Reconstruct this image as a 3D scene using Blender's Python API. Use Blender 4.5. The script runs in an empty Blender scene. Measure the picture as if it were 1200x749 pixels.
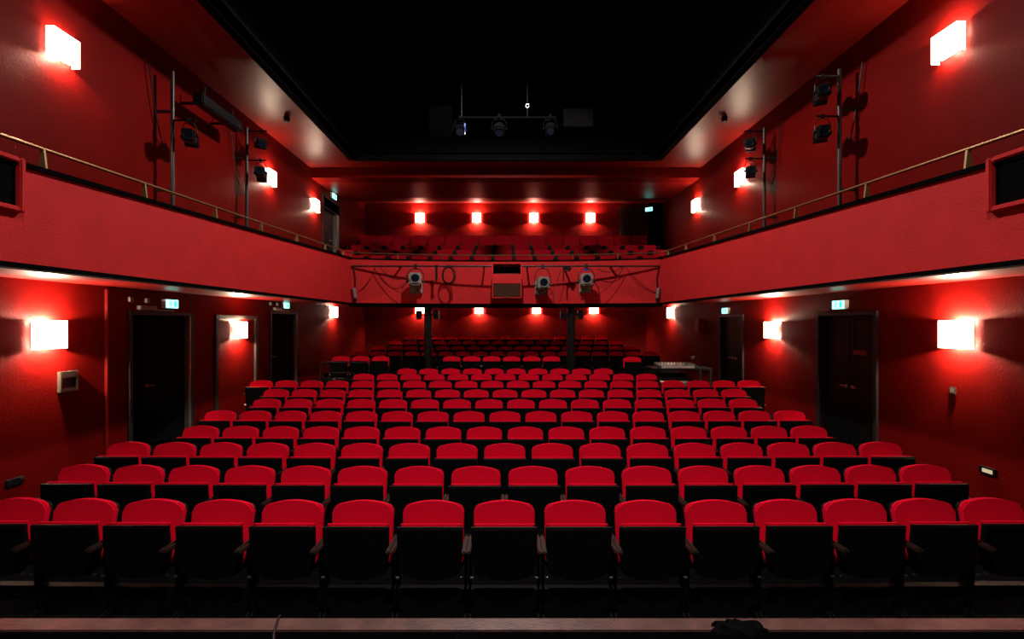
import bpy, bmesh, math, random
from mathutils import Vector, Matrix
random.seed(4)
sc = bpy.context.scene
COL = sc.collection
PI = math.pi

# ------------------------------------------------------------------ camera, world, light, exposure
EYE = 2.25                       # eye height above the stalls floor
cam = bpy.data.cameras.new('camera')
cam.sensor_width = 36.0
cam.lens = 16.0
cam.shift_x = 0.00625
cam.shift_y = 0.0046
cam.clip_start = 0.05
camo = bpy.data.objects.new('camera', cam)
camo.location = (0, 0, EYE)
camo.rotation_euler = (PI / 2, 0, 0)
COL.objects.link(camo)
sc.camera = camo

w = bpy.data.worlds.new('world')
w.use_nodes = True
w.node_tree.nodes['Background'].inputs[0].default_value = (0.02, 0.02, 0.025, 1)
w.node_tree.nodes['Background'].inputs[1].default_value = 0.02
sc.world = w
sc.view_settings.view_transform = 'Standard'
sc.view_settings.look = 'None'
sc.view_settings.gamma = 1
sc.view_settings.use_curve_mapping = False
sc.view_settings.exposure = 0.0

HOUSE_LIGHTS = [  # x, y, z, watts, radius, target   (two lamps hung in the black ceiling void)
    (0.0, 8.38, 8.25, 1200, 0.15, (0, 8.6, 0), 168, 0.3),
    (0.0, 0.9, 8.10, 1950, 0.35, (0, 3.6, 0), 104, 1.0),
]
for hx, hy, hz, p, r, tg, cone, blend in HOUSE_LIGHTS:
    L = bpy.data.lights.new('house_lamp', 'SPOT')
    L.energy = p
    L.shadow_soft_size = r
    L.spot_size = math.radians(cone)
    L.spot_blend = blend
    L.color = (1.0, 0.90, 0.82)
    lo = bpy.data.objects.new('house_lamp', L)
    lo.location = (hx, hy, hz)
    lo.rotation_euler = (Vector(tg) - Vector((hx, hy, hz))).to_track_quat('-Z', 'Y').to_euler()
    COL.objects.link(lo)

SCONCE_W = 165.0
SCONCE_EMIT = 7.0
SCONCE_COL = (1.0, 0.74, 0.52)

# ------------------------------------------------------------------ materials
def mat(name, col, rough=0.5, spec=0.5, metal=0.0, var=0.0, vscale=6.0, bump=0.0, bscale=200.0, emit=None, estr=0.0, sheen=0.0):
    m = bpy.data.materials.new(name)
    m.use_nodes = True
    nt = m.node_tree
    b = nt.nodes['Principled BSDF']
    b.inputs['Base Color'].default_value = (*col, 1)
    b.inputs['Roughness'].default_value = rough
    b.inputs['Specular IOR Level'].default_value = spec
    b.inputs['Metallic'].default_value = metal
    tc = nt.nodes.new('ShaderNodeTexCoord')
    if var > 0:
        n = nt.nodes.new('ShaderNodeTexNoise')
        n.inputs['Scale'].default_value = vscale
        n.inputs['Detail'].default_value = 5
        nt.links.new(tc.outputs['Object'], n.inputs['Vector'])
        r = nt.nodes.new('ShaderNodeValToRGB')
        r.color_ramp.elements[0].position = 0.3
        r.color_ramp.elements[1].position = 0.7
        r.color_ramp.elements[0].color = (*[c * (1 - var) for c in col], 1)
        r.color_ramp.elements[1].color = (*[min(1, c * (1 + var)) for c in col], 1)
        nt.links.new(n.outputs['Fac'], r.inputs['Fac'])
        nt.links.new(r.outputs['Color'], b.inputs['Base Color'])
    if bump > 0:
        n2 = nt.nodes.new('ShaderNodeTexNoise')
        n2.inputs['Scale'].default_value = bscale
        n2.inputs['Detail'].default_value = 3
        nt.links.new(tc.outputs['Object'], n2.inputs['Vector'])
        bp = nt.nodes.new('ShaderNodeBump')
        bp.inputs['Strength'].default_value = bump
        bp.inputs['Distance'].default_value = 0.01
        nt.links.new(n2.outputs['Fac'], bp.inputs['Height'])
        nt.links.new(bp.outputs['Normal'], b.inputs['Normal'])
    if emit:
        b.inputs['Emission Color'].default_value = (*emit, 1)
        b.inputs['Emission Strength'].default_value = estr
    if sheen:
        b.inputs['Sheen Weight'].default_value = sheen
    return m

M = {}
M['wall'] = mat('red_wall_paint', (0.150, 0.0035, 0.0025), 0.50, 0.05, var=0.10, vscale=2.0, bump=0.25, bscale=35)
M['soffit'] = mat('red_soffit_paint', (0.20, 0.007, 0.005), 0.40, 0.25, var=0.08, vscale=2.0, bump=0.12, bscale=30)
M['fascia'] = mat('red_textured_plaster', (0.56, 0.014, 0.017), 0.75, 0.3, var=0.08, vscale=3.0, bump=0.5, bscale=60)
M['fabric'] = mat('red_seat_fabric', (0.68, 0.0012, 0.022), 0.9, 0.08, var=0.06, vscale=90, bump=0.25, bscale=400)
M['gallery'] = mat('shaded_red_gallery_fabric', (0.30, 0.001, 0.008), 0.9, 0.12, var=0.12, vscale=40, bump=0.3, bscale=300)  # red seat fabric with the gallery's dimmer light put into its colour
M['black'] = mat('black_plastic', (0.0035, 0.0035, 0.0038), 0.55, 0.12, var=0.2, vscale=8)
M['matte'] = mat('matte_black', (0.0028, 0.0028, 0.003), 0.95, 0.02, var=0.2, vscale=5)
M['deepblack'] = mat('black_drape_cloth', (0.0008, 0.0008, 0.0009), 1.0, 0.0, var=0.2)
M['void_back'] = mat('black_drape', (0.0045, 0.0052, 0.0052), 0.9, 0.05, var=0.25, vscale=4)
M['carpet'] = mat('charcoal_carpet', (0.0048, 0.0044, 0.0048), 0.95, 0.0, var=0.25, vscale=20, bump=0.4, bscale=150)
M['floorblack'] = mat('black_stage_floor', (0.0012, 0.0012, 0.0018), 0.9, 0.0, var=0.3, vscale=5)
M['wood'] = mat('worn_wood_edge', (0.085, 0.036, 0.033), 0.38, 0.5, var=0.35, vscale=9, bump=0.15, bscale=60)
M['steel'] = mat('bright_steel', (0.62, 0.64, 0.66), 0.28, 0.5, metal=1.0, var=0.06)
M['greysteel'] = mat('grey_steel_pipe', (0.055, 0.05, 0.05), 0.42, 0.5, metal=0.7, var=0.12)
M['brass'] = mat('brass_rail', (0.33, 0.20, 0.09), 0.36, 0.5, metal=0.85, var=0.08)
M['brassplate'] = mat('brass_bracket', (0.36, 0.23, 0.10), 0.45, 0.5, metal=0.35, var=0.08)
M['armwood'] = mat('dark_wood_armrest', (0.022, 0.011, 0.008), 0.4, 0.4, var=0.25, vscale=25)
M['handle'] = mat('satin_handle', (0.55, 0.55, 0.55), 0.4, 0.5, var=0.05)
M['lantern'] = mat('grey_lantern_paint', (0.21, 0.19, 0.17), 0.5, 0.4, var=0.12, vscale=12)
M['lanternblack'] = mat('black_lantern_paint', (0.007, 0.007, 0.0085), 0.45, 0.3, var=0.2, vscale=10)
M['lens'] = mat('dark_lens_glass', (0.006, 0.010, 0.018), 0.06, 0.8, var=0.1)
M['door'] = mat('black_door_paint', (0.0040, 0.0052, 0.0052), 0.5, 0.2, var=0.2, vscale=4)
M['frame'] = mat('dark_taupe_frame', (0.040, 0.030, 0.026), 0.45, 0.4, var=0.15, vscale=6)
M['doorframe'] = mat('dark_door_frame', (0.022, 0.018, 0.017), 0.45, 0.4, var=0.15, vscale=6)
M['aluminium'] = mat('grey_aluminium', (0.30, 0.30, 0.29), 0.4, 0.5, metal=0.6, var=0.08)
M['beige'] = mat('beige_box', (0.075, 0.05, 0.038), 0.5, 0.4, var=0.1)
M['brown'] = mat('brown_speaker_cloth', (0.060, 0.027, 0.017), 0.9, 0.1, var=0.25, vscale=80)
M['speakerred'] = mat('red_speaker_paint', (0.62, 0.014, 0.017), 0.5, 0.4, var=0.08)
M['cable'] = mat('black_cable', (0.010, 0.007, 0.007), 0.5, 0.3, var=0.1)
M['blue'] = mat('blue_connector', (0.03, 0.08, 0.45), 0.4, 0.4, var=0.1)
M['console'] = mat('grey_console', (0.05, 0.047, 0.043), 0.38, 0.5, var=0.12, vscale=30)
M['redsign'] = mat('red_door_sign', (0.25, 0.015, 0.012), 0.5, 0.3, var=0.1)
M['shade'] = mat('lit_white_shade', (0.9, 0.86, 0.8), 0.5, 0.3, var=0.02, emit=(1.0, 0.80, 0.62), estr=SCONCE_EMIT)
M['bulb'] = mat('glowing_bulb', (0.9, 0.86, 0.8), 0.4, 0.3, var=0.02, emit=(1.0, 0.78, 0.55), estr=30)
M['sconceplate'] = mat('grey_sconce_plate', (0.20, 0.16, 0.14), 0.5, 0.4, var=0.1)
M['exitface'] = mat('lit_green_exit_face', (0.4, 0.8, 0.7), 0.4, 0.3, var=0.02, emit=(0.22, 1.0, 0.88), estr=3.6)
M['exitmark'] = mat('exit_sign_pictogram', (0.02, 0.5, 0.3), 0.4, 0.3, var=0.02, emit=(0.04, 0.75, 0.50), estr=1.6)
M['exitbody'] = mat('white_sign_housing', (0.55, 0.55, 0.52), 0.45, 0.4, var=0.05)
M['stepglow'] = mat('lit_step_lens', (0.8, 0.7, 0.5), 0.4, 0.3, var=0.02, emit=(1.0, 0.88, 0.6), estr=0.30)

# ------------------------------------------------------------------ mesh helpers
class MB:
    """collects shapes in one bmesh"""
    def __init__(s):
        s.b = bmesh.new()
    def box(s, x0, x1, y0, y1, z0, z1, bev=0.0, mtx=None):
        t = bmesh.new()
        bmesh.ops.create_cube(t, size=1)
        for v in t.verts:
            v.co = Vector((x0 + (v.co.x + .5) * (x1 - x0), y0 + (v.co.y + .5) * (y1 - y0), z0 + (v.co.z + .5) * (z1 - z0)))
        if bev:
            bmesh.ops.bevel(t, geom=t.edges[:], offset=bev, segments=2, affect='EDGES')
        return s._merge(t, mtx)
    def cyl(s, p0, p1, r0, r1=None, n=12, caps=True):
        p0, p1 = Vector(p0), Vector(p1)
        r1 = r0 if r1 is None else r1
        d = p1 - p0
        t = bmesh.new()
        bmesh.ops.create_cone(t, cap_ends=caps, segments=n, radius1=r0, radius2=r1, depth=d.length)
        q = d.to_track_quat('Z', 'Y').to_matrix().to_4x4()
        return s._merge(t, Matrix.Translation((p0 + p1) / 2) @ q)
    def tube(s, pts, r, n=8):
        pts = [Vector(p) for p in pts]
        rings = []
        up = Vector((0.13, 0.31, 0.94)).normalized()
        for i, p in enumerate(pts):
            a = pts[max(i - 1, 0)]
            c = pts[min(i + 1, len(pts) - 1)]
            t = (c - a).normalized()
            u = t.cross(up)
            if u.length < 1e-3:
                u = t.cross(Vector((1, 0, 0)))
            u.normalize()
            v = t.cross(u).normalized()
            rings.append([s.b.verts.new(p + r * (math.cos(2 * PI * k / n) * u + math.sin(2 * PI * k / n) * v)) for k in range(n)])
        for i in range(len(rings) - 1):
            for k in range(n):
                s.b.faces.new((rings[i][k], rings[i][(k + 1) % n], rings[i + 1][(k + 1) % n], rings[i + 1][k]))
        for rg in (rings[0], rings[-1]):
            try:
                s.b.faces.new(rg)
            except ValueError:
                pass
        return s
    def prism(s, pts2, axis, a0, a1, bev=0.0, segs=2):
        """extrude a closed 2D outline along an axis ('x': pts are (y,z); 'y': (x,z); 'z': (x,y))"""
        t = bmesh.new()
        def P(p, a):
            return {'x': (a, p[0], p[1]), 'y': (p[0], a, p[1]), 'z': (p[0], p[1], a)}[axis]
        A = [t.verts.new(P(p, a0)) for p in pts2]
        B = [t.verts.new(P(p, a1)) for p in pts2]
        fa = t.faces.new(A)
        fb = t.faces.new(B[::-1])
        n = len(pts2)
        for i in range(n):
            t.faces.new((A[i], B[i], B[(i + 1) % n], A[(i + 1) % n]))
        if bev:
            bmesh.ops.bevel(t, geom=list(set(fa.edges[:] + fb.edges[:])), offset=bev, segments=segs, affect='EDGES')
        bmesh.ops.recalc_face_normals(t, faces=t.faces[:])
        return s._merge(t, None)
    def torus(s, c, R, r, axis='y', n=20, k=6, squash=1.0):
        pts = []
        for i in range(n + 1):
            a = 2 * PI * i / n
            u, v = R * math.cos(a), R * squash * math.sin(a)
            pts.append(Vector(c) + (Vector((u, 0, v)) if axis == 'y' else Vector((u, v, 0)) if axis == 'z' else Vector((0, u, v))))
        return s.tube(pts, r, k)
    def quad(s, *p):
        s.b.faces.new([s.b.verts.new(q) for q in p])
        return s
    def _merge(s, t, mtx):
        if mtx is not None:
            bmesh.ops.transform(t, matrix=mtx, verts=t.verts[:])
        me = bpy.data.meshes.new('tmp')
        t.to_mesh(me)
        t.free()
        s.b.from_mesh(me)
        bpy.data.meshes.remove(me)
        return s
    def xf(s, m):
        bmesh.ops.transform(s.b, matrix=m, verts=s.b.verts[:])
        return s
    def build(s, name, m, parent=None, smooth=False, label=None):
        bmesh.ops.recalc_face_normals(s.b, faces=s.b.faces[:])
        me = bpy.data.meshes.new(name)
        s.b.to_mesh(me)
        s.b.free()
        me.materials.append(m)
        if smooth:
            me.shade_smooth()
            try:
                me.set_sharp_from_angle(angle=math.radians(38))
            except Exception:
                pass
        o = bpy.data.objects.new(name, me)
        COL.objects.link(o)
        if parent:
            o.parent = parent
        if label:
            o['label'] = label
        return o

def thing(name, label, cat, loc=(0, 0, 0), rz=0.0, group=None):
    o = bpy.data.objects.new(name, None)
    o.empty_display_size = 0.1
    o.location = loc
    o.rotation_euler = (0, 0, rz)
    COL.objects.link(o)
    return tag(o, label, cat, group)

def tag(o, label, cat, group=None):
    o['label'] = label
    o['category'] = cat
    if group:
        o['group'] = group
    return o

def struct(o, label=None):
    o['kind'] = 'structure'
    if label:
        o['label'] = label
    return o

def copy_tree(o, parent=None):
    c = o.copy()
    COL.objects.link(c)
    if parent:
        c.parent = parent
    for ch in o.children:
        copy_tree(ch, c)
    return c

def wall_holes(name, x0, x1, y0, y1, z0, z1, holes, m):
    """a wall along y with rectangular openings (ya, yb, za, zb)"""
    ys = sorted({y0, y1, *[h[0] for h in holes], *[h[1] for h in holes]})
    mb = MB()
    for a, b in zip(ys[:-1], ys[1:]):
        cuts = [(h[2], h[3]) for h in holes if h[0] <= a + 1e-6 and h[1] >= b - 1e-6]
        z = z0
        for c0, c1 in sorted(cuts):
            if c0 > z + 1e-6:
                mb.box(x0, x1, a, b, z, c0)
            z = max(z, c1)
        if z < z1:
            mb.box(x0, x1, a, b, z, z1)
    return struct(mb.build(name, m))

# ------------------------------------------------------------------ main dimensions
W = 6.0            # side walls
WF = 4.34          # balcony fronts
WO = 4.42          # black ceiling opening
ZS = EYE + 0.53    # soffit under the side galleries
ZC = EYE + 4.82    # side ceilings
YB = 19.4          # back wall
YF = 12.78         # rear balcony front (ends)
BOW = 0.5          # its centre lies this much further back
def yfront(x):
    return YF + BOW * (1 - (x / WF) ** 2)

# floor profile
PROFILE = [(2.3, 0), (6.1, 0), (6.9, .043), (7.8, .09), (8.7, .137), (9.65, .182), (10.6, .228), (11.9, .285)]
def floor_z(y):
    if y >= 11.9:
        return 0.5
    for (a, za), (b, zb) in zip(PROFILE[:-1], PROFILE[1:]):
        if a <= y <= b:
            return za + (zb - za) * (y - a) / (b - a)
    return 0
TIERS = [(11.9, 13.9, .5), (13.9, 15.1, .5), (15.1, 16.3, .62), (16.3, 17.6, .76), (17.6, YB, .9)]
mb = MB()
pts = [(2.3, -0.3)] + PROFILE + [(11.9, -0.3)]
mb.prism(pts, 'x', -W - .2, W + .2)
for a, b, z in TIERS:
    mb.box(-W - .2, W + .2, a, b, -.3, z)
struct(mb.build('floor', M['carpet']))

# stage
mb = MB()
mb.box(-9, 9, -3.0, 2.222, 0.55, 0.748)
struct(mb.build('floor_stage', M['floorblack']))
mb = MB()
mb.box(-9, 9, 2.2, 2.28, -.3, 0.70)
struct(mb.build('trim_stage_riser', M['matte']))
mb = MB()
mb.box(-9, 9, 2.2225, 2.326, 0.705, 0.752, bev=.008)
struct(mb.build('trim_stage_edge', M['wood']))

# ------------------------------------------------------------------ side walls with door openings
def depth_at(px_off, X=W):
    return 533.0 * X / px_off
DL1 = (7.22, 8.72)     # front door, left
DL2 = (11.55, 13.10)
DR1 = (7.32, 8.75)
DR2 = (11.45, 12.75)
HD = EYE + 0.215       # door heads
HD2 = EYE + 0.34
HD3 = EYE + 0.25
GL = (14.9, 16.45, 4.2, EYE + 4.30)  # gallery door left
wall_holes('wall_left', -W - .2, -W, 0.0, YB, -.2, 7.6, [(DL1[0], DL1[1], -.2, HD), (DL2[0], DL2[1], -.2, HD2), GL], M['wall'])
wall_holes('wall_right', W, W + .2, 0.0, YB, -.2, 7.6, [(DR1[0], DR1[1], -.2, HD), (DR2[0], DR2[1], -.2, HD3)], M['wall'])
mb = MB()
mb.box(-W - .2, W + .2, YB, YB + .2, -.2, 7.8)
struct(mb.build('wall_back', M['wall']))

# vertical corner strip on the left wall and the shallow pilaster next to the right door
mb = MB()
mb.box(-W, -W + .035, 6.80, 6.86, 0.0, ZS, bev=.012)
struct(mb.build('trim_left', M['soffit']))

# ------------------------------------------------------------------ side galleries
def gallery(sgn, side):
    # sloping slab: fascia bottom rises slightly to the rear
    def fz0(y):
        return EYE + .535 + (y - 4) * .006
    def fz1(y):
        return EYE + 1.40 + (y - 3.9) * .0485
    ys = [0.2, 3, 6, 9, YF]
    mb = MB()
    for a, b in zip(ys[:-1], ys[1:]):
        for (x0, x1) in ((WF, WF + .12),):
            t = [(x0, a, fz0(a)), (x1, a, fz0(a)), (x1, a, fz1(a)), (x0, a, fz1(a))]
            u = [(x0, b, fz0(b)), (x1, b, fz0(b)), (x1, b, fz1(b)), (x0, b, fz1(b))]
            P = lambda q: (sgn * q[0], q[1], q[2])
            for k in range(4):
                mb.quad(P(t[k]), P(t[(k + 1) % 4]), P(u[(k + 1) % 4]), P(u[k]))
    bmesh.ops.remove_doubles(mb.b, verts=mb.b.verts[:], dist=1e-4)
    struct(mb.build('wall_balcony_' + side, M['fascia']))
    # soffit / gallery deck
    mb = MB()
    mb.prism([(0.2, ZS + .01), (YF, EYE + .60), (YF, EYE + .85), (0.2, ZS + .25)], 'x', sgn * (WF + .12), sgn * W)
    struct(mb.build('ceiling_gallery_' + side, M['soffit']))
    # black edge strip under the fascia, black cap on top
    mb = MB()
    x0, x1 = sgn * (WF - .02), sgn * (WF + .13)
    mb.prism([(0.2, fz0(.2) - .035), (YF, fz0(YF) - .035), (YF, fz0(YF) + .012), (0.2, fz0(.2) + .012)], 'x', x0, x1)
    struct(mb.build('trim_gallery_' + side, M['matte']))
    mb = MB()
    mb.prism([(0.2, fz1(.2)), (YF + .02, fz1(YF)), (YF + .02, fz1(YF) + .045), (0.2, fz1(.2) + .045)], 'x', sgn * (WF - .03), sgn * (WF + .15))
    struct(mb.build('trim_parapet_' + side, M['matte']))
    # brass rail on plates
    word = side
    rt = thing('brass_rail', 'brass handrail on tapered plates along the %s side gallery' % word, 'handrail', (sgn * (WF + .05), 4, fz1(4)))
    o = rt.location
    def rz(y):
        return EYE + 1.645 + (y - 3.9) * .0415
    def rel(p):
        return Vector(p) - Vector(o)
    mb = MB().tube([rel((sgn * (WF + .05), y, rz(y))) for y in (0.3, 4, 8, 10.5, YF + .05)], .017, 10)
    mb.build('rail', M['brass'], rt, True)
    for y in (2.95, 4.32, 5.53, 6.88, 8.17, 9.56, 11.07, 12.3):
        mb = MB()
        zb, zt = fz1(y) + .03, rz(y)
        c = rel((sgn * (WF + .05), y, 0))
        off = c.z
        hw0, hw1 = .038, .014
        t = [(c.x - hw0, zb + off), (c.x + hw0, zb + off), (c.x + hw1, zt + off), (c.x - hw1, zt + off)]
        mb.prism(t, 'y', c.y - .010, c.y + .010)
        mb.build('bracket', M['brassplate'], rt)
    return fz0, fz1
fz0, fz1 = gallery(-1, 'left')
gallery(1, 'right')

# ------------------------------------------------------------------ rear balcony front (curved)
NX = 24
xs = [-WF - .06 + (2 * WF + .12) * i / NX for i in range(NX + 1)]
ZB0, ZB1 = EYE + .60, EYE + 1.835
def curved(name, m, z0, z1, dy0, dy1, kind=True, xr=xs):
    mb = MB()
    rows = []
    for x in xr:
        y = yfront(x)
        rows.append([mb.b.verts.new(p) for p in ((x, y + dy0, z0), (x, y + dy1, z0), (x, y + dy1, z1), (x, y + dy0, z1))])
    for a, b in zip(rows[:-1], rows[1:]):
        for k in range(4):
            mb.b.faces.new((a[k], a[(k + 1) % 4], b[(k + 1) % 4], b[k]))
    mb.b.faces.new(rows[0])
    mb.b.faces.new(rows[-1])
    return struct(mb.build(name, m))
curved('wall_balcony_rear', M['fascia'], ZB0, ZB1, 0, .14)
curved('trim_parapet_rear', M['matte'], ZB1, ZB1 + .03, -.02, .17)
curved('trim_gallery_rear', M['matte'], ZB0 - .10, ZB0, -.01, .75)
# rail
rt = thing('brass_rail', 'brass handrail on thin posts along the curved rear balcony front', 'handrail', (0, yfront(0) + .07, ZB1 + .03))
o = rt.location
ZR = EYE + 2.02
MB().tube([Vector((x, yfront(x) + .07, ZR)) - o for x in xs], .018, 8).build('rail', M['brass'], rt, True)
for k in range(-3, 4):
    x = k * 1.265 - .02 + (.55 if False else 0)
    x = (k - 0.45) * 1.265
    MB().cyl(Vector((x, yfront(x) + .07, ZB1 + .03)) - o, Vector((x, yfront(x) + .07, ZR)) - o, .013, n=8).build('rail_post', M['brass'], rt, True)

# balcony structure: sloped soffit under the rear gallery and stepped gallery deck
mb = MB()
prof = [(YF + .67, EYE + .66), (YB, EYE + 1.30), (YB, EYE + 1.5), (YF + .67, EYE + .8)]
mb.prism(prof, 'x', -W, W)
struct(mb.build('ceiling_under_gallery', M['soffit']))
GT = [(13.48, 14.35, EYE + 1.36), (14.35, 15.35, EYE + 1.62), (15.35, 16.35, EYE + 1.95), (16.35, 17.6, EYE + 2.28), (17.6, YB, EYE + 2.62)]
mb = MB()
for a, b, z in GT:
    mb.box(-W, W, a, b, EYE + .8 if a < 15 else EYE + 1.32, z)
struct(mb.build('floor_gallery', M['carpet']))
struct(MB().box(-W, W, 17.55, 17.65, EYE + 2.62, EYE + 3.36).build('trim_gallery_ledge', M['wall']))

# ------------------------------------------------------------------ ceilings
mb = MB()
mb.box(-W, -WO, 0, 14.04, ZC, ZC + .12)
mb.box(WO, W, 0, 14.04, ZC, ZC + .12)
mb.box(-WO, WO, 13.31, 14.04, ZC, ZC + .12)
struct(mb.build('ceiling', M['soffit']))
mb = MB()
mb.box(-W, W, 14.04, 14.5, EYE + 4.52, ZC + .12)
struct(mb.build('trim_ceiling_beam', M['wall']))
mb = MB()
mb.prism([(14.5, EYE + 4.52), (16.4, EYE + 4.55), (YB, EYE + 5.17), (YB, EYE + 5.4), (14.5, EYE + 4.9)], 'x', -W, W)
struct(mb.build('ceiling_rear', M['soffit']))
# black void
ZT = 10.6
mb = MB()
mb.box(-WO - .15, -WO, 0, 13.31, ZC - .03, ZT)
mb.box(WO, WO + .15, 0, 13.31, ZC - .03, ZT)
mb.box(-WO - .15, WO + .15, 0, 13.5, ZT, ZT + .1)
mb.box(-WO - .15, WO + .15, -.15, 0, ZC - .03, ZT)
struct(mb.build('ceiling_void', M['matte']))
mb = MB()
mb.box(-WO, WO, 13.28, 13.36, ZC - .03, ZT)
struct(mb.build('wall_void_back', M['void_back']))
mb = MB()
mb.box(-WO, -WO + .10, 0, 13.28, ZC + .10, ZC + .16)
mb.box(WO - .10, WO, 0, 13.28, ZC + .10, ZC + .16)
mb.box(-WO + .1, WO - .1, 13.18, 13.28, ZC + .16, ZC + .20)
struct(mb.build('trim_void_track', M['void_back']))
# columns carrying the rear balcony
for nm, x in (('trim_column_left', -2.29), ('trim_column_right', 1.94)):
    mb = MB()
    mb.cyl((x, 13.45, .5), (x, 13.45, ZB0 + .1), .115, n=20)
    mb.box(x - .17, x + .17, 13.28, 13.62, .5, .53)
    struct(mb.build(nm, M['lanternblack'], smooth=True))
    for sx, side in ((-1, 'left'), (1, 'right')):
        t = thing('column_lantern', 'small black lantern clamped to the %s of the %s balcony column' % (side, 'left' if x < 0 else 'right'), 'spotlight', (x + sx * .115, 13.4, 2.52))
        MB().box(min(0, sx * .06), max(0, sx * .06), -.02, .02, -.02, .02).build('bracket', M['lanternblack'], t)
        MB().box(sx * .14 - .08, sx * .14 + .08, -.10, .08, -.13, .13, .02).build('body', M['lanternblack'], t)
        MB().cyl((sx * .14, -.115, 0), (sx * .14, -.09, 0), .06, n=14).build('lens', M['lens'], t)

# ------------------------------------------------------------------ doors
def swing_door(name, sgn, d, head, open_deg, seed, sign_plate=False):
    """structure door in the side wall: frame, leaves, handles"""
    root = bpy.data.objects.new(name, None)
    root.location = (sgn * W, (d[0] + d[1]) / 2, 0)
    COL.objects.link(root)
    struct(root)
    y0, y1 = d[0] - root.location.y, d[1] - root.location.y
    i = -sgn        # inward direction
    def bx(x0, x1, *r, bev=.0):
        return MB().box(min(x0, x1), max(x0, x1), *r, bev=bev)
    fz = floor_z((d[0] + d[1]) / 2)
    if d[0] > 11:
        fz = .3
    mb = bx(-i * .2, i * .04, y0 - .0, y0 + .07, fz, head, bev=.006)
    for r in ((y1 - .07, y1, fz, head), (y0 + .07, y1 - .07, head - .06, head)):
        mb.box(min(-i * .2, i * .04), max(-i * .2, i * .04), *r, bev=.006)
    mb.build('door_frame', M['doorframe'], root)
    # dark lobby behind
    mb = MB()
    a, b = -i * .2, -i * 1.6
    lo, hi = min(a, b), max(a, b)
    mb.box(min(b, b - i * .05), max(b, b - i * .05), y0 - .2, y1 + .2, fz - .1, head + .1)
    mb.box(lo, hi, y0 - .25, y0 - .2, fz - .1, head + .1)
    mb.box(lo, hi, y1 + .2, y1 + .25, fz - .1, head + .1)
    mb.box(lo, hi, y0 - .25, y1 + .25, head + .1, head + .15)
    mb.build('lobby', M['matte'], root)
    ym = (y0 + y1) / 2
    for which, (ya, yb) in enumerate(((y0 + .07, ym), (ym, y1 - .07))):
        wd = yb - ya - .006
        hinge = ya if which == 0 else yb
        leaf = bpy.data.objects.new('door_leaf', None)
        s = 1 if which == 0 else -1
        mb = MB()
        mb.box(-.02, .02, min(0, s * wd), max(0, s * wd), fz + .01, head - .065, .004)
        # stiles proud of the panel
        for r in ((.0, .10, fz + .01, head - .065), (wd - .10, wd, fz + .01, head - .065)):
            mb.box(-.028, .028, min(s * r[0], s * r[1]), max(s * r[0], s * r[1]), r[2], r[3], .004)
        for r in ((fz + .02, fz + .25), (fz + 1.0, fz + 1.12), (head - .20, head - .068)):
            mb.box(-.028, .028, min(s * .1, s * (wd - .1)), max(s * .1, s * (wd - .1)), r[0], r[1], .004)
        lf = mb.build('door_leaf', M['door'], root)
        lf.location = (-i * .10, hinge, 0)
        deg = open_deg[which]
        lf.rotation_euler = (0, 0, math.radians(deg) * s * i)
        zz = fz + 1.05
        h = MB()
        h.box(min(0, i * .06), max(0, i * .06), s * (wd - .07) - .012, s * (wd - .07) + .012, zz - .012, zz + .012)
        q0, q1 = s * (wd - .19), s * (wd - .055)
        h.box(min(i * .05, i * .07), max(i * .05, i * .07), min(q0, q1), max(q0, q1), zz - .011, zz + .011, .004)
        h.box(min(0, i * .035), max(0, i * .035), s * (wd - .07) - .025, s * (wd - .07) + .025, zz - .03, zz + .03, .004)
        hd = h.build('handle', M['handle'], lf)
        bpy.data.objects.remove(leaf)
        if sign_plate and which == 0:
            MB().box(min(i * .028, i * .036), max(i * .028, i * .036), s * (wd * .42), s * (wd * .86), fz + 1.62, fz + 1.70).build('sign_plate', M['redsign'], lf, label='small dull red door sign')
    return root
swing_door('door_1', -1, DL1, HD, (96, 34), 0)
swing_door('door_2', -1, DL2, HD2, (96, 34), 1)
swing_door('door_3', 1, DR1, HD, (0, 0), 2, True)
swing_door('door_4', 1, DR2, HD3, (0, 0), 3)
# door closers + aluminium jamb strip on the left doors
for nm, d, head in (('a', DL1, HD), ('b', DL2, HD2)):
    lab = 'the open black door nearer the stage, left wall' if nm == 'a' else 'the open black door farther back, left wall'
    t = thing('door_closer', 'grey overhead door closer with arm above ' + lab, 'door closer', (-W, d[0] + .35, head + .05))
    MB().box(0, .07, -.18, .18, -.03, .04, .008).build('body', M['aluminium'], t)
    MB().box(.02, .045, .15, .62, -.035, -.015).build('arm', M['aluminium'], t)
    for q in (-.32, .02):
        MB().box(0, .05, q - .04, q + .04, .09, .17, .006).build('bracket', M['sconceplate'], t)
    mb = MB()
    mb.box(-W - .065, -W + .03, d[1] - .125, d[1] - .072, floor_z(d[0]) + .02, head - .065)
    s = struct(mb.build('trim_jamb_' + ('front' if nm == 'a' else 'rear'), M['aluminium']))

# framed recess panel round a sconce, left wall
mb = MB()
y0, y1, zt = 9.35, 10.95, EYE + .20
mb.box(-W, -W + .05, y0, y0 + .10, .1, zt, .006)
mb.box(-W, -W + .05, y1 - .10, y1, .1, zt, .006)
mb.box(-W, -W + .05, y0 + .1, y1 - .1, zt - .09, zt, .006)
struct(mb.build('trim_panel_left', M['frame']))

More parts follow.
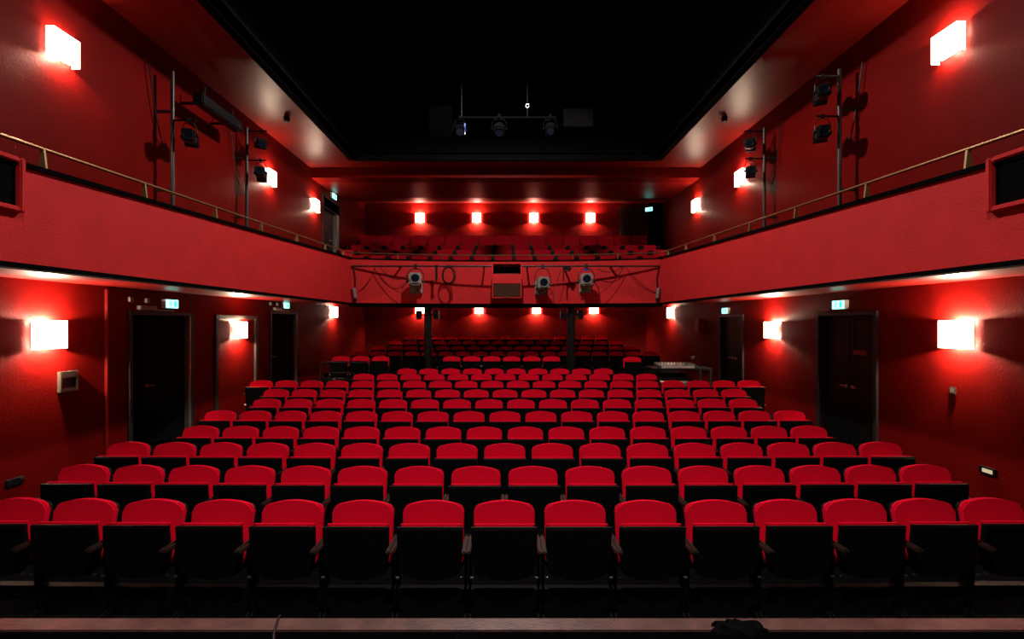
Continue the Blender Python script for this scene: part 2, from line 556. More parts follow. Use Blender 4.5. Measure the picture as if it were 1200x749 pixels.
# gallery door left (upper)
root = bpy.data.objects.new('door_5', None)
root.location = (-W, (GL[0] + GL[1]) / 2, GL[2])
COL.objects.link(root)
struct(root)
hw, hh = (GL[1] - GL[0]) / 2, GL[3] - GL[2]
mb = MB()
mb.box(-.2, .03, -hw, -hw + .09, 0, hh, .005)
mb.box(-.2, .03, hw - .09, hw, 0, hh, .005)
mb.box(-.2, .03, -hw + .09, hw - .09, hh - .09, hh, .005)
mb.box(-.15, .0, -hw + .09, hw - .09, hh - .42, hh - .38, .003)
mb.build('door_frame', M['door'], root)
MB().box(-.12, .02, hw - .32, hw - .10, 0, hh - .42, .004).build('jamb', M['aluminium'], root)
lf = MB().box(-.16, -.12, -hw + .09, hw - .32, 0, hh - .42, .004).build('door_leaf', M['door'], root)
MB().box(-.12, -.06, .1, .24, .95, .975, .003).build('handle', M['steel'], lf)
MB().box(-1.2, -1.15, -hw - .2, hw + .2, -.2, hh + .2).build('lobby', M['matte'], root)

# black drape and dark panel at the right end of the gallery back wall
dr = tag(MB().box(-.0, .36, -.05, .05, 0, 2.05, .02).build('drape', M['matte']), 'black drape hanging in the back right corner of the gallery', 'drape')
mbx = MB()
n = 14
vs = []
for i in range(n + 1):
    x = 5.42 + .56 * i / n
    y = 17.3 + .045 * math.sin(i * 2.2)
    vs.append((x, y))
mbx.prism(vs + [(p[0], p[1] + .05) for p in reversed(vs)], 'z', EYE + 2.30, EYE + 4.62)
bpy.data.objects.remove(dr)
dr = tag(mbx.build('drape', M['matte']), 'black drape hanging in the back right corner of the gallery', 'drape')
pn = tag(MB().box(4.88, 5.99, YB - .07, YB - .008, EYE + 3.3, EYE + 5.0, .01).build('dark_panel', M['frame']), 'large dark brown panel on the gallery back wall beside the drape', 'panel')

# ------------------------------------------------------------------ sconces
def make_sconce():
    r = thing('wall_sconce', '', 'wall lamp')
    r['group'] = 'lit square wall lamps'
    w2, h2, dp, t = .18, .185, .13, .006
    # local: wall is the xz plane at y=0, lamp sticks out to -y
    MB().box(-w2 + .02, w2 - .02, -.012, 0, -h2 + .03, h2 - .03, .003).build('back_plate', M['sconceplate'], r)
    mb = MB()
    pts = [(-w2, -.016), (-w2, -dp), (w2, -dp), (w2, -.016), (w2 - t, -.016), (w2 - t, -dp + t), (-w2 + t, -dp + t), (-w2 + t, -.016)]
    mb.prism(pts, 'z', -h2, h2)
    mb.build('lamp_shade', M['shade'], r)
    mb = MB()
    mb.cyl((-.06, -.105, 0), (.06, -.105, 0), .014, n=10)
    mb.build('bulb', M['bulb'], r, True)
    for lz in (.160, -.125):
        L = bpy.data.lights.new('sconce_light', 'POINT')
        L.energy = SCONCE_W
        L.color = SCONCE_COL
        L.shadow_soft_size = .025
        lo = bpy.data.objects.new('sconce_light', L)
        lo.location = (0, -.060, lz)
        COL.objects.link(lo)
        lo.parent = r
    return r
S0 = make_sconce()
first = [True]
def sconce(x, y, z, rz, label, k=1.0, kb=None):
    o = S0 if first[0] else copy_tree(S0)
    first[0] = False
    o.location = (x, y, z)
    o.rotation_euler = (0, 0, rz)
    o['label'] = label
    for ch in o.children:
        if ch.type == 'LIGHT':
            ch.data = ch.data.copy()
            ch.data.energy = SCONCE_W * (k if kb is None or ch.location.z > 0 else kb)
for sgn, side in ((-1, 'left'), (1, 'right')):
    rz = PI / 2 if sgn < 0 else -PI / 2       # -y axis turned to face the room
    d1 = 5.92 if sgn < 0 else 6.0
    sconce(sgn * W, d1, EYE - .135, rz, 'large glowing wall lamp under the %s gallery, the one nearest the stage' % side)
    d2 = 10.17
    sconce(sgn * W, d2, EYE - .13, rz, ('glowing wall lamp inside the framed panel of the left wall under the gallery' if sgn < 0 else 'glowing wall lamp between the two black doors of the right wall'))
    sconce(sgn * W, 15.75 if sgn < 0 else 16.4, EYE + .415, rz, 'glowing wall lamp on the %s wall near the rear corner under the balcony' % side)
    for y, lab in ((6.1, 'glowing wall lamp high on the %s gallery wall, nearest the stage'), (11.5, 'glowing wall lamp high on the %s gallery wall, just behind the far lantern pipe'), (14.2, 'small glowing wall lamp on the %s gallery wall, farthest from the stage')):
        sconce(sgn * W, y, EYE + .617 * W + (.06 if sgn > 0 and y < 7 else 0), rz, lab % side, *((.25, None) if y > 7 else (.05, .35) if sgn < 0 else (.30, .08)))
ORD = ['first', 'second', 'third', 'fourth']
for i, x in enumerate((-3.64, -1.23, 1.2, 3.6)):
    sconce(x, YB, EYE + 4.52, 0, 'glowing lamp on the gallery back wall, %s from the left' % ORD[i])
for i, x in enumerate((-3.64, -1.13, 1.31, 3.75)):
    sconce(x, YB, EYE + .64, 0, 'glowing lamp on the stalls back wall below the balcony, %s from the left' % ORD[i])

# ------------------------------------------------------------------ exit signs
def exit_sign(x, y, z, rz, label, k=1.0, rod=0.0):
    t = thing('exit_sign', label, 'exit sign', (x, y, z), rz, 'green lit exit signs')
    # local: mounted on the wall plane y=0; the lit face looks to -y
    MB().box(-.15 * k, .15 * k, -.08, 0, -.08 * k, .08 * k, .006).build('housing', M['exitbody'], t)
    f = MB().box(-.14 * k, .14 * k, -.088, -.0805, -.072 * k, .072 * k).build('lit_face', M['exitface'], t)
    g = MB()
    # little running figure beside a doorway
    g.box(.04 * k, .10 * k, -.0905, -.0885, -.05 * k, .05 * k)
    g.cyl((-.035 * k, -.0905, .043 * k), (-.035 * k, -.0885, .043 * k), .011 * k, n=10)
    for a, b in (((-.04, .028), (-.055, -.01)), ((-.055, -.01), (-.03, -.03)), ((-.03, -.03), (-.045, -.055)), ((-.055, -.01), (-.085, -.035)), ((-.042, .025), (-.01, .008)), ((-.042, .025), (-.08, .012))):
        g.tube([(a[0] * k, -.0895, a[1] * k), (b[0] * k, -.0895, b[1] * k)], .006 * k, 5)
    g.build('pictogram', M['exitmark'], f)
    if rod:
        MB().cyl((0, -.04, .08 * k), (0, -.04, rod), .008, n=6).build('hanging_rod', M['lanternblack'], t)
    return t
exit_sign(-W, 8.08, EYE + .36, PI / 2, 'green lit exit sign above the open front door of the left wall')
exit_sign(-W, 12.3, EYE + .505, PI / 2, 'green lit exit sign above the rear door of the left wall')
exit_sign(W, 8.1, EYE + .345, -PI / 2, 'green lit exit sign above the closed double door of the right wall')
exit_sign(W, 12.3, EYE + .36, -PI / 2, 'green lit exit sign above the rear door of the right wall')
exit_sign(-W, 15.75, EYE + 4.42, PI / 2, 'green lit exit sign above the gallery door, upper left', 1.2)
exit_sign(5.40, 17.1, EYE + 4.30, -0.5, 'green lit exit sign above the black drape, upper right corner', .9, .38)

# ------------------------------------------------------------------ seats
SP = .55
def arch(w, z0, z1, r, rise, n=7, r0=.0, m=4):
    """outline with rounded top corners and a slightly arched top"""
    pts = []
    if r0 > 0:
        for i in range(m + 1):
            a = PI + (PI / 2) * i / m
            pts.append((-w + r0 + r0 * math.cos(a), z0 + r0 + r0 * math.sin(a)))
        for i in range(m + 1):
            a = 1.5 * PI + (PI / 2) * i / m
            pts.append((w - r0 + r0 * math.cos(a), z0 + r0 + r0 * math.sin(a)))
    else:
        pts += [(-w, z0), (w, z0)]
    zs = z1 - rise
    for i in range(n + 1):
        a = (PI / 2) * i / n
        pts.append((w - r + r * math.cos(a), zs - r + r * math.sin(a)))
    for i in range(1, 6):
        x = (w - r) * (1 - 2 * i / 6)
        pts.append((x, zs + rise * (1 - (x / (w - r)) ** 2)))
    for i in range(n + 1):
        a = PI / 2 + (PI / 2) * i / n
        pts.append((-w + r + r * math.cos(a), zs - r + r * math.sin(a)))
    return pts

def make_seat(name, both_arms):
    r = thing(name, '', 'seat')
    tilt = Matrix.Translation((0, -.015, .45)) @ Matrix.Rotation(math.radians(-9), 4, 'X') @ Matrix.Translation((0, 0, -.45))
    mb = MB().prism(arch(.236, .40, .870, .062, .024, r0=.05), 'y', -.045, .0, .012, 3).xf(tilt)
    mb.build('backrest', M['fabric'], r, True)
    mb = MB().prism(arch(.238, .36, .864, .062, .024, r0=.05), 'y', .0005, .022, .006, 1).xf(tilt)
    mb.build('back_shell', M['black'], r, True)
    # tip-up seat, folded: cushion towards the backrest, black underside towards the stage
    lean = Matrix.Translation((0, -.13, .36)) @ Matrix.Rotation(math.radians(4), 4, 'X') @ Matrix.Translation((0, 0, -.36))
    n = 10
    pan = [(-.245 + .49 * i / n, 0) for i in range(n + 1)]
    def pan_out(w, z0, z1, sag):
        p = [(-w, z1), (-w * .985, z1 - .22), (-w * .90, z0 + sag)]
        for i in range(1, 9):
            a = PI * i / 9
            p.append((-w * .90 * math.cos(a), z0 + sag - sag * math.sin(a)))
        p += [(w * .90, z0 + sag), (w * .985, z1 - .22), (w, z1)]
        return p
    mb = MB().prism(pan_out(.245, .345, .746, .065), 'y', -.03, .012, .010, 2).xf(lean)
    u = mb.build('seat_underside', M['black'], r, True)
    mb = MB().prism(pan_out(.226, .36, .749, .06), 'y', .0125, .05, .012, 2).xf(lean)
    mb.build('seat_cushion', M['fabric'], r, True)
    for s in (-1, 1):
        mb = MB()
        x = s * .258
        mb.prism([(-.16, 0), (.02, 0), (.02, .04), (-.03, .06), (-.015, .56), (-.06, .585), (-.12, .585), (-.095, .06), (-.16, .04)], 'x', x - .008, x + .008)
        mb.build('leg', M['black'], r)
        MB().cyl((s * .228, -.175, .372), (s * .252, -.175, .372), .011, n=8).build('pivot', M['steel'], r, True)
    for s in (-1, 1):
        x = s * .2575
        MB().box(x - .0155, x + .0155, -.27, .0, .585, .612, .008).build('armrest', M['armwood'], r, True)
    MB().box(-.274, .274, -.10, -.04, .135, .245).build('base_rail', M['black'], r)
    return r
SEAT = make_seat('theatre_seat', False)
SEAT_END = make_seat('theatre_seat', True)
used = {}
def put_seat(x, y, z, label, group, end=False):
    src = SEAT_END if end else SEAT
    o = src if not used.get(end) else copy_tree(src)
    used[end] = True
    o.location = (x, y, z)
    o['label'] = label
    o['group'] = group
    return o
def nth(n):
    return {1: '1st', 2: '2nd', 3: '3rd'}.get(n, '%dth' % n)
ROWS = [(3.54, 15), (4.396, 16), (5.252, 17), (6.108, 16), (6.964, 17), (7.82, 16), (8.676, 17), (9.65, 20), (10.58, 13), (11.45, 10)]
for ri, (d, n) in enumerate(ROWS):
    for k in range(n):
        x = (k - (n - 1) / 2) * SP - .01
        put_seat(x, d + .0035 * x * x, floor_z(d), 'red tip-up theatre seat, %s from the left in the %s row from the stage' % (nth(k + 1), nth(ri + 1)), 'stalls seats, %s row from the stage' % nth(ri + 1), k == n - 1)
for k in range(6):
    put_seat((k - 2.7) * SP, 12.55, .5, 'red theatre seat with whole back showing, %s from left in six-seat row between columns' % nth(k + 1), 'six seats between the columns', k == 5)
for k in range(3):
    put_seat(-4.56 + k * SP, 12.6, .5, 'red theatre seat behind the black guard rail left of the column, %s from left' % nth(k + 1), 'three seats behind the guard rail', k == 2)
put_seat(3.42, 12.3, .5, 'dim red theatre seat standing alone beside the mixing desk', 'seat beside the mixing desk', True)
REAR = [(14.7, 18, .5), (15.85, 17, .62), (17.05, 16, .76), (18.35, 15, .9)]
for ri, (d, n, zr) in enumerate(REAR):
    for k in range(n):
        x = (k - (n - 1) / 2) * SP
        put_seat(x, d, zr, 'dark red seat under the balcony, %s from left in the %s of four rear rows' % (nth(k + 1), nth(ri + 1)), 'rear seats under the balcony, %s row' % nth(ri + 1), k == n - 1)

# gallery seats
def make_gallery_seat(top):
    r = thing('gallery_seat', '', 'seat')
    mb = MB().prism(arch(.300, -.35, top, .045, .010, r0=.03), 'y', -.06, .0, .014, 2)
    mb.xf(Matrix.Rotation(math.radians(-8), 4, 'X'))
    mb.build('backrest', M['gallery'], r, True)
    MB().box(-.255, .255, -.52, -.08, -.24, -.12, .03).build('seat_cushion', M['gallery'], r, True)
    for s in (-1, 1):
        MB().box(s * .290 - .027, s * .290 + .027, -.38, -.075, -.055, .06, .010).build('armrest', M['black'], r)
        MB().box(s * .290 - .012, s * .290 + .012, -.36, -.10, -.34, -.055).build('leg', M['black'], r)
    return r
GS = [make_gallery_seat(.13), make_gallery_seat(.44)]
first_of = [True, True]
for ri, (d, n, zg) in enumerate(((14.05, 15, 2.0), (15.05, 17, 2.33), (16.05, 17, 2.66), (17.1, 17, 2.90))):
    q = 1 if ri == 3 else 0
    for k in range(n):
        x = (k - (n - 1) / 2) * .636 - .07
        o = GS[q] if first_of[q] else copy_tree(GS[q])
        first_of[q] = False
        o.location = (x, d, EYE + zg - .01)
        o['label'] = 'red upholstered gallery seat, %s from the left in the %s row behind the balcony rail' % (nth(k + 1), nth(ri + 1))
        o['group'] = 'gallery seats, %s row' % nth(ri + 1)

# ------------------------------------------------------------------ lanterns (stage spotlights)
def lantern(loc, aim, label, m, size=1.0, drop=.32):
    """profile spotlight hanging from a bar: clamp, yoke, body, gate, lens"""
    t = thing('stage_lantern', label, 'spotlight', loc)
    s = size
    MB().box(-.03 * s, .03 * s, -.03 * s, .03 * s, -.05 * s, .045 * s, .008).build('clamp', M['greysteel'] if m is M['lantern'] else m, t)
    # yoke
    d = drop * s
    my = M['greysteel'] if m is M['lantern'] else m
    yw = .17 * s
    pts = [(-yw, 0, -d), (-yw, 0, -d * .55), (-yw * .6, 0, -.07 * s), (0, 0, -.05 * s), (yw * .6, 0, -.07 * s), (yw, 0, -d * .55), (yw, 0, -d)]
    MB().tube(pts, .010 * s, 6).build('yoke', my, t, True)
    q = Vector(aim).normalized().to_track_quat('-Y', 'Z').to_matrix().to_4x4()
    X = Matrix.Translation((0, 0, -d)) @ q
    mb = MB()
    mb.box(-.125 * s, .125 * s, -.20 * s, .02 * s, -.135 * s, .135 * s, .03 * s)
    mb.xf(X).build('lens_housing', m, t, True)
    mb = MB()
    mb.cyl((0, .0, 0), (0, .28 * s, -.02 * s), .115 * s, .12 * s, n=16)
    mb.box(-.12 * s, .12 * s, .22 * s, .44 * s, -.15 * s, .13 * s, .025 * s)
    for k in range(4):
        mb.box(-.13 * s, .13 * s, (.25 + .045 * k) * s, (.265 + .045 * k) * s, -.155 * s, .14 * s)
    mb.xf(X).build('lamp_house', m, t, True)
    MB().cyl((0, -.208 * s, 0), (0, -.19 * s, 0), .088 * s, n=20).xf(X).build('lens', M['lens'], t)
    MB().torus((0, -.205 * s, 0), .095 * s, .012 * s).xf(X).build('lens_ring', m, t, True)
    for sx in (-1, 1):
        MB().cyl((sx * .125 * s, 0, -d), (sx * .20 * s, 0, -d), .022 * s, n=8).build('knob', my, t, True)
    return t
YP = 12.74     # pipe on the rear balcony front, straight between the ends
ZP = EYE + 68.0 * YP / 533
bar = thing('lighting_bar', 'straight grey steel lighting bar across the rear balcony front', 'lighting bar', (0, YP, ZP))
MB().cyl((-WF + .02, 0, 0), (WF - .02, 0, 0), .024, n=10).build('pipe', M['greysteel'], bar, True)
for x in (-3.0, -.62, .62, 1.7, 3.0):
    MB().box(x - .02, x + .02, 0, yfront(x) - YP, -.02, .02).build('wall_bracket', M['lanternblack'], bar)
def bx_at(px):
    return (px - 592.5) * YP / 533
lantern((bx_at(487), YP, ZP), (.15, -1, .28), 'grey stage lantern on the balcony bar, left of the red loudspeaker', M['lantern'], 1.36)
lantern((bx_at(636), YP, ZP), (.05, -1, .12), 'pale grey stage lantern hanging straight right of the red loudspeaker', M['lantern'], 1.28, drop=.40)
lantern((bx_at(687), YP, ZP), (-.1, -1, .2), 'pale grey stage lantern with a blue connector on the balcony bar', M['lantern'], 1.32, drop=.33)
tag(MB().box(bx_at(687) - .06, bx_at(687) + .05, YP - .05, YP + .0, ZP - .13, ZP - .075, .012).build('connector', M['blue']), 'blue cable connector above the lantern right of the loudspeaker', 'connector')
t = thing('bar_clamp', 'empty black hanging clamp on the balcony bar between two lanterns', 'clamp', (bx_at(665), YP, ZP))
MB().box(-.13, -.10, -.02, .02, -.42, .0).build('hanger', M['lanternblack'], t)
MB().box(-.11, .12, -.03, .03, -.09, -.05, .01).build('arm', M['lanternblack'], t)
MB().cyl((.03, 0, -.14), (.03, 0, -.02), .05, n=10).build('clamp_body', M['lanternblack'], t)
t = thing('bar_hanger', 'empty black hanger on the balcony bar beside the coiled cable', 'clamp', (bx_at(511.5), YP, ZP))
MB().box(-.03, .03, -.02, .02, -.42, .0).build('hanger', M['lanternblack'], t)
MB().box(-.06, .06, -.03, .03, -.03, .03, .008).build('clamp_body', M['lanternblack'], t)
# coil of cable
t = thing('cable_coil', 'coil of black cable hung on the rear balcony bar', 'cable', (bx_at(526), YP - .03, ZP - .25))
for k in range(5):
    MB().torus((random.uniform(-.01, .01), -.02 + .012 * k, random.uniform(-.02, .02)), .145 + .012 * k, .010, squash=1.45, n=24).build('loop', M['cable'], t, True)
# loudspeaker in the middle
xs_ = bx_at(594)
t = thing('loudspeaker', 'red box loudspeaker with brown grille in the middle of the balcony front', 'loudspeaker', (xs_, 12.92, EYE + .72))
h = .98
w2 = .41
mb = MB()
mb.box(-w2, -w2 + .03, -.35, .33, 0, h)
mb.box(w2 - .03, w2, -.35, .33, 0, h)
mb.box(-w2 + .03, w2 - .03, -.35, .33, 0, .03)
mb.box(-w2 + .03, w2 - .03, -.35, .33, h - .03, h)
mb.box(-w2 + .03, w2 - .03, -.35, .33, .405, .67)
mb.box(-w2 + .03, w2 - .03, .25, .33, .03, h - .03)
mb.build('cabinet', M['speakerred'], t)
MB().box(-w2 + .035, w2 - .035, -.335, -.30, .045, .395).build('grille', M['brown'], t)
MB().box(-w2 + .035, w2 - .035, .20, .249, .675, h - .035).build('slot_back', M['matte'], t)
mb = MB()
for x in (-.28, -.1, .1, .28):
    mb.cyl((x, -.1, .68), (x + .05, .0, .84), .02, n=6)
mb.box(-.34, .34, -.12, -.06, .69, .72)
mb.build('bracket', M['greysteel'], t)
MB().box(-.05, .05, -.37, -.35, .02, .045).build('badge', M['brass'], t)
MB().box(-.10, .10, -.2, .1, h, h + .03).build('top_bracket', M['greysteel'], t)
# cables drooping from the bar
def droop(a, b, sag, n=12):
    a, b = Vector(a), Vector(b)
    return [a.lerp(b, i / n) - Vector((0, 0, sag * 4 * (i / n) * (1 - i / n))) for i in range(n + 1)]
def pt(px, py, y=YP + .05):
    return ((px - 592.5) * y / 533, y, EYE + (380 - py) * y / 533)
for a, b, sg, lab in (
        ((438, 314), (475, 345), .14, 'thin black cable drooping from the bar to the left lantern'),
        ((440, 314), (420, 341), .12, 'thin black cable drooping at the left end of the balcony bar'),
        ((446, 314), (478, 322), .22, 'short looped black cable above the left lantern'),
        ((731, 313), (697, 347), .12, 'thin black cable from the bar down to the blue-connector lantern'),
        ((733, 313), (772, 344), .13, 'thin black cable drooping to the right end of the balcony bar'),
        ((700, 315), (729, 313), .12, 'slack black cable strung along the right half of the bar'),
        ((657, 316), (645, 346), .10, 'black cable hanging beside the lantern right of the loudspeaker')):
    tag(MB().tube(droop(pt(*a), pt(*b), sg), .009, 6).build('hanging_cable', M['cable'], smooth=True), lab, 'cable')
for px, sgn in ((417, -1), (769.5, 1)):
    sd = 'left' if sgn < 0 else 'right'
    c = Vector(pt(px, 343, YF + .02))
    t = thing('cable_plug', 'grey multi-way plug hanging at the %s end of the balcony front' % sd, 'plug', c)
    MB().cyl((0, -.05, -.16), (sgn * -.04 * -1, -.05, .12), .05, .06, n=10).build('plug_body', M['aluminium'], t, True)
    MB().cyl((sgn * .0, -.05, -.28), (0, -.05, -.16), .03, .05, n=8).build('plug_tip', M['lanternblack'], t, True)
    MB().tube([(0, -.05, .1), (-sgn * .02, -.05, .4), (-sgn * -.05, -.04, .72)], .014, 6).build('cable', M['cable'], t, True)

# side pipes with lanterns
def side_pipe(sgn, px_off, ztop, zbot, items, sd, which):
    X = 5.72
    y = 533 * X / px_off
    t = thing('lantern_pipe', 'upright grey steel pipe on the %s gallery, %s' % (sd, which), 'pipe', (sgn * X, y, EYE + zbot))
    MB().cyl((0, 0, 0), (0, 0, ztop - zbot), .032, n=12).build('pipe', M['greysteel'], t, True)
    MB().box(-.07, .07, -.07, .07, 0, .02).build('foot_plate', M['greysteel'], t)
    for q in (.3, (ztop - zbot) * .7):
        MB().box(min(0, sgn * (W - X)), max(0, sgn * (W - X)), -.02, .02, q, q + .04).build('wall_bracket', M['greysteel'], t)
    for j, (dz, dx, lab, aim) in enumerate(items):
        # arm clamped to the pipe
        MB().cyl((0, 0, dz - zbot), (-sgn * dx, 0, dz - zbot), .018, n=8).build('arm', M['lanternblack'], t, True)
        lantern((sgn * X - sgn * dx * .72, y, EYE + dz), aim, lab, M['lanternblack'], .78, drop=.36)
def up(px_y, y):
    return (380 - px_y) * y / 533
y1 = 533 * 5.72 / 390
y2 = 533 * 5.72 / 303
side_pipe(-1, 390, up(84, y1), up(245, y1), [(up(141, y1), .40, 'black stage lantern on the near pipe of the left gallery', (.5, -1, -.15))], 'left', 'the pipe nearer the stage')
side_pipe(-1, 303, up(150, y2), up(272, y2), [(up(157, y2) + .06, .44, 'black lantern with barn doors, upper of two on the far left pipe', (.7, -1, -.5)), (up(188, y2), .42, 'black lantern in front of a glowing lamp, lower on the far left pipe', (.4, -1, .0))], 'left', 'the pipe farther from the stage')
side_pipe(1, 391, up(82, y1), up(245, y1), [(up(90, y1), .40, 'black stage lantern, upper of two on the near pipe of the right gallery', (-.5, -1, -.1)), (up(137, y1), .40, 'black stage lantern, lower of two on the near pipe of the right gallery', (-.5, -1, -.2))], 'right', 'the pipe nearer the stage')
side_pipe(1, 303, up(150, y2), up(272, y2), [(up(154, y2), .44, 'black lantern, upper of two on the far pipe of the right gallery', (-.6, -1, -.2)), (up(186, y2), .42, 'black lantern against a glowing lamp, lower on the far right pipe', (-.5, -1, -.2))], 'right', 'the pipe farther from the stage')
# long black strip light high on the left wall
t = thing('strip_light', 'long black strip light hung high between the two left gallery pipes', 'strip light', (-5.55, 8.2, EYE + 4.08))
MB().box(-.10, .10, 0, 1.25, -.10, .10, .02).build('housing', M['lanternblack'], t)
MB().cyl((0, .2, .1), (0, .2, .30), .014, n=6).build('hanger', M['greysteel'], t)
MB().cyl((0, 1.05, .1), (0, 1.05, .30), .014, n=6).build('hanger', M['greysteel'], t)
for q in (.2, 1.05):
    MB().box(-.45, -.10, q - .02, q + .02, -.02, .02).build('wall_bracket', M['lanternblack'], t)
MB().cyl((.09, 1.1, -.03), (.115, 1.1, -.03), .03, n=10).build('lens', M['steel'], t)
# cables beside the upright pipes
for sgn, sd in ((-1, 'left'), (1, 'right')):
    for yy, lab in ((y1, 'near'), (y2, 'far')):
        p0 = Vector((sgn * 5.93, yy - .25, EYE + 4.35))
        p1 = Vector((sgn * 5.93, yy + .1, EYE + 3.1))
        tag(MB().tube(droop(p0, p1, .25), .010, 6).build('hanging_cable', M['cable'], smooth=True), 'black cable looping down the wall beside the %s pipe, %s gallery' % (lab, sd), 'cable')
# detectors on the side ceilings
for sgn, sd in ((-1, 'left'), (1, 'right')):
    t = thing('ceiling_detector', 'small black detector hanging under the %s side ceiling' % sd, 'detector', (sgn * 5.05, 10.5, ZC))
    MB().cyl((0, 0, -.05), (0, 0, 0), .05, n=12).build('base', M['lanternblack'], t, True)
    MB().cyl((0, 0, -.15), (0, 0, -.05), .055, .075, n=12).build('head', M['lanternblack'], t, True)

# vents / niche boxes in the side balcony fronts
for sgn, sd in ((-1, 'left'), (1, 'right')):
    t = thing('speaker_niche', 'black rectangular opening in a sloping red frame, %s balcony front' % sd, 'wall vent', (sgn * WF, 3.66, EYE + 1.04))
    def fr(y0, y1, z0, z1, d0):
        pass
    L0, L1, H0, H1 = -.50, .36, 0.0, .385
    mb = MB()
    for (a, b, c, d) in ((L0 - .05, L0, H0 - .05, H1 + .05), (L1, L1 + .05, H0 - .05, H1 + .05), (L0, L1, H0 - .05, H0), (L0, L1, H1, H1 + .05)):
        mb.box(min(0, -sgn * .06), max(0, -sgn * .06), a, b, c, d, .012)
    mb.build('frame', M['fascia'], t)
    MB().box(min(0, -sgn * .012), max(0, -sgn * .012), L0, L1, H0, H1).build('opening', M['matte'], t)

# wall fittings
t = thing('wall_box', 'beige recessed wall box below the front lamp of the left wall', 'wall box', (-W, 6.215, 1.47))
MB().box(0, .05, -.13, -.10, -.14, .14, .005).build('frame', M['beige'], t)
MB().box(0, .05, .10, .13, -.14, .14, .005).build('frame', M['beige'], t)
MB().box(0, .05, -.10, .10, .05, .14, .005).build('frame', M['beige'], t)
MB().box(0, .05, -.10, .10, -.14, -.09, .005).build('frame', M['beige'], t)
MB().box(0, .012, -.10, .10, -.09, .05).build('recess', M['frame'], t)
t = thing('light_switch', 'small grey light switch below the front lamp of the right wall', 'switch', (W, 6.1, 1.36))
MB().box(-.012, 0, -.045, .045, -.05, .05, .004).build('plate', M['beige'], t)
MB().box(-.022, -.012, -.025, .025, -.03, .03, .003).build('rocker', M['aluminium'], t)
for sgn, sd, y, z in ((-1, 'left', 5.55, .33), (1, 'right', 5.65, .43)):
    t = thing('step_light', 'small low step light set in the %s wall beside the front rows' % sd, 'step light', (sgn * W, y, z))
    i = -sgn
    MB().box(min(0, i * .03), max(0, i * .03), -.10, .10, -.045, .045, .006).build('housing', M['lanternblack'], t)
    if sgn > 0:
        MB().box(-.034, -.0305, -.07, .05, -.025, .022).build('lens', M['stepglow'], t)
    else:
        MB().cyl((.03, .07, .02), (.036, .07, .02), .02, n=10).build('lens', M['steel'], t)
t = thing('wall_speaker', 'small dark red loudspeaker box on the right wall near the rear door', 'loudspeaker', (W, 13.9, EYE - .06))
MB().box(-.16, -.0, -.17, .17, -.22, .22, .015).build('cabinet', M['wall'], t)
MB().box(-.168, -.1605, -.14, .14, -.19, .19).build('grille', M['frame'], t)

# ------------------------------------------------------------------ mixing desk and guard rail
t = thing('desk', 'black table holding the mixing console at the right of the rear rows', 'table', (4.45, 11.75, .3))
MB().box(-.75, .75, -.35, .35, .80, .84, .006).build('table_top', M['lanternblack'], t)
for sx in (-.7, .7):
    for sy in (-.3, .3):
        MB().box(sx - .025, sx + .025, sy - .025, sy + .025, .0, .80).build('leg', M['lanternblack'], t)
t = thing('mixing_console', 'grey mixing console lying on the black table', 'mixing console', (4.38, 11.72, 1.1405))
mb = MB()
mb.prism([(-.26, 0), (.26, 0), (.26, .11), (-.26, .05)], 'x', -.48, .48)
mb.build('body', M['console'], t)
MB().box(-.46, .36, -.31, -.261, .005, .062, .006).build('front_rest', M['exitbody'], t, label='pale grey front rest')
rot = Matrix.Translation((0, -.26, .05)) @ Matrix.Rotation(math.atan2(.06, .52), 4, 'X')
for k in range(12):
    x = -.43 + k * .078
    MB().box(x - .016, x + .016, .05, .20, .0, .006).xf(rot).build('fader_strip', M['lanternblack'], t)
    MB().box(x - .012, x + .012, .10 + .03 * (k % 3), .13 + .03 * (k % 3), .006, .022).xf(rot).build('fader', M['exitbody'], t)
    MB().cyl((x, .35, 0), (x, .35, .02), .014, n=8).xf(rot).build('dial', M['lanternblack'], t)
t = thing('rack_case', 'black equipment case on the floor under the mixing table', 'case', (4.35, 11.72, .3))
MB().box(-.42, .42, -.28, .28, 0, .46, .02).build('case_body', M['lanternblack'], t)
MB().box(-.40, .40, -.30, -.281, .40, .43).build('edge_strip', M['aluminium'], t)
MB().box(-.10, .10, -.31, -.285, .20, .26, .01).build('handle', M['steel'], t)
t = thing('monitor', 'small dark desk lamp and cable bundle at the right of the console', 'desk lamp', (5.02, 11.8, 1.1405))
MB().cyl((0, 0, 0), (0, 0, .02), .07, n=14).build('base', M['lanternblack'], t, True)
MB().tube([(0, 0, .02), (.0, .0, .2), (-.06, -.02, .3), (-.16, -.05, .27)], .010, 6).build('neck', M['greysteel'], t, True)
MB().cyl((-.15, -.05, .275), (-.22, -.07, .24), .02, .045, n=10).build('lamp_shade', M['aluminium'], t, True)
t.name = 'desk_lamp'
t['label'] = 'small gooseneck desk lamp at the right end of the mixing table'
t = thing('guard_rail', 'black tubular guard rail in front of three seats at the rear left', 'guard rail', (-4.2, 12.0, .5))
mb = MB().tube([(-.68, 0, 0), (-.68, 0, .70), (-.64, 0, .74), (.55, 0, .74), (.59, 0, .70), (.59, 0, 0)], .02, 8)
mb.build('frame', M['lanternblack'], t, True)
MB().tube([(-.45, -.02, 0), (-.45, -.02, .44), (-.42, -.02, .47), (.17, -.02, .47), (.20, -.02, .44), (.20, -.02, 0)], .018, 8).build('inner_frame', M['lanternblack'], t, True)

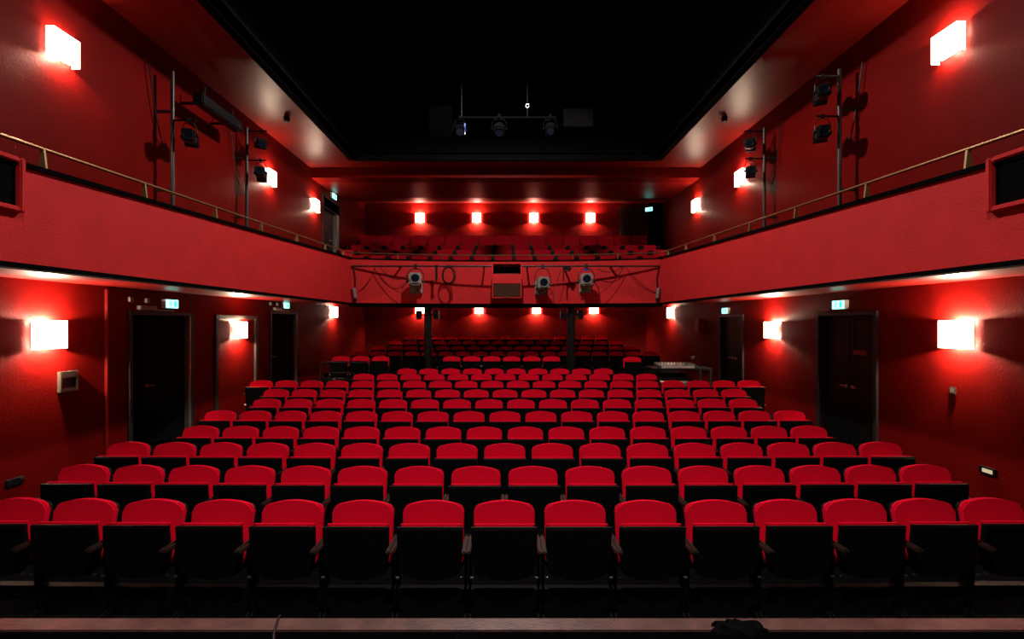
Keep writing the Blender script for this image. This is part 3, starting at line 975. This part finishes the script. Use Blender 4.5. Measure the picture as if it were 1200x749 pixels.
# ------------------------------------------------------------------ void: hung bar with lanterns
YV = 10.8
def vz(py):
    return EYE + (380 - py) * YV / 533
def vx(px):
    return (px - 592.5) * YV / 533
bar = thing('hung_bar', 'black lighting bar hung in the dark ceiling opening', 'lighting bar', (vx(590), YV, vz(138)))
MB().cyl((vx(538) - vx(590), 0, 0), (vx(652) - vx(590), 0, 0), .024, n=10).build('pipe', M['matte'], bar, True)
for px in (541, 618):
    MB().cyl((vx(px) - vx(590), 0, 0), (vx(px) - vx(590), 0, ZT - vz(138)), .010, n=6).build('suspension_wire', M['lanternblack'], bar)
MB().torus((vx(618) - vx(590), 0, .28), .04, .012).build('shackle', M['steel'], bar, True)
lantern((vx(539), YV, vz(138)), (.1, -1, -.6), 'black lantern at the left end of the hung ceiling bar', M['matte'], .95)
lantern((vx(585), YV, vz(136)), (.0, -1, -.9), 'black lantern in the middle of the hung ceiling bar', M['matte'], 1.0)
lantern((vx(645), YV, vz(136)), (-.1, -1, -.8), 'black lantern at the right end of the hung ceiling bar', M['matte'], .95)
tag(MB().box(vx(503), vx(530), YV - .02, YV + .02, vz(162), vz(124), .01).build('black_flag', M['deepblack']), 'square black flag panel left of the hung ceiling bar', 'panel')
tag(MB().box(vx(663), vx(699), YV + .4, YV + .44, vz(140), vz(118), .006).build('grey_panel', M['matte']), 'dim grey panel right of the hung ceiling bar', 'panel')
t = thing('cable_plug', 'blue and white plug dangling below the hung ceiling bar', 'plug', (vx(545), YV - .1, vz(147)))
MB().cyl((0, 0, 0), (0, 0, -.18), .02, n=8).build('plug_body', M['blue'], t, True)
MB().cyl((0, 0, -.18), (0, 0, -.26), .018, n=8).build('plug_tip', M['steel'], t, True)
# housings of the two house lights
for (hx, hy, hz, p, r, tg, cone, blend), lab in zip(HOUSE_LIGHTS, ('house flood lamp hung in the middle of the ceiling opening', 'house flood lamp hung in the ceiling opening above the stage edge')):
    t = thing('house_light', lab, 'ceiling lamp', (hx, hy, hz + r + .05))
    MB().cyl((0, 0, 0), (0, 0, .25), .30, .18, n=20).build('housing', M['lanternblack'], t, True)
    MB().cyl((0, 0, .25), (0, 0, ZT - hz - r - .05), .015, n=6).build('hanger', M['greysteel'], t)

# ------------------------------------------------------------------ stage edge bits
tag(MB().tube([(-1.17, 2.345, .70), (-1.16, 2.34, .75), (-1.15, 2.30, .762), (-1.12, 2.2, .758), (-1.05, 2.05, .755)], .006, 6).build('stage_cable', M['cable'], smooth=True), 'thin black cable running over the wooden stage edge', 'cable')
mb = MB()
t = bmesh.new()
bmesh.ops.create_uvsphere(t, u_segments=20, v_segments=10, radius=1)
for v in t.verts:
    n = math.sin(v.co.x * 9 + v.co.y * 4) * .45 + math.sin(v.co.y * 11 + v.co.x * 5) * .3
    v.co = Vector((v.co.x * .13 * (1 + .25 * n), v.co.y * .06 * (1 - .3 * n), max(v.co.z, 0) * .035 * (1 + n)))
mb._merge(t, Matrix.Translation((1.14, 2.23, .75)))
tag(mb.build('black_cloth', M['matte'], smooth=True), 'crumpled black cloth lying on the stage edge at the right', 'cloth')
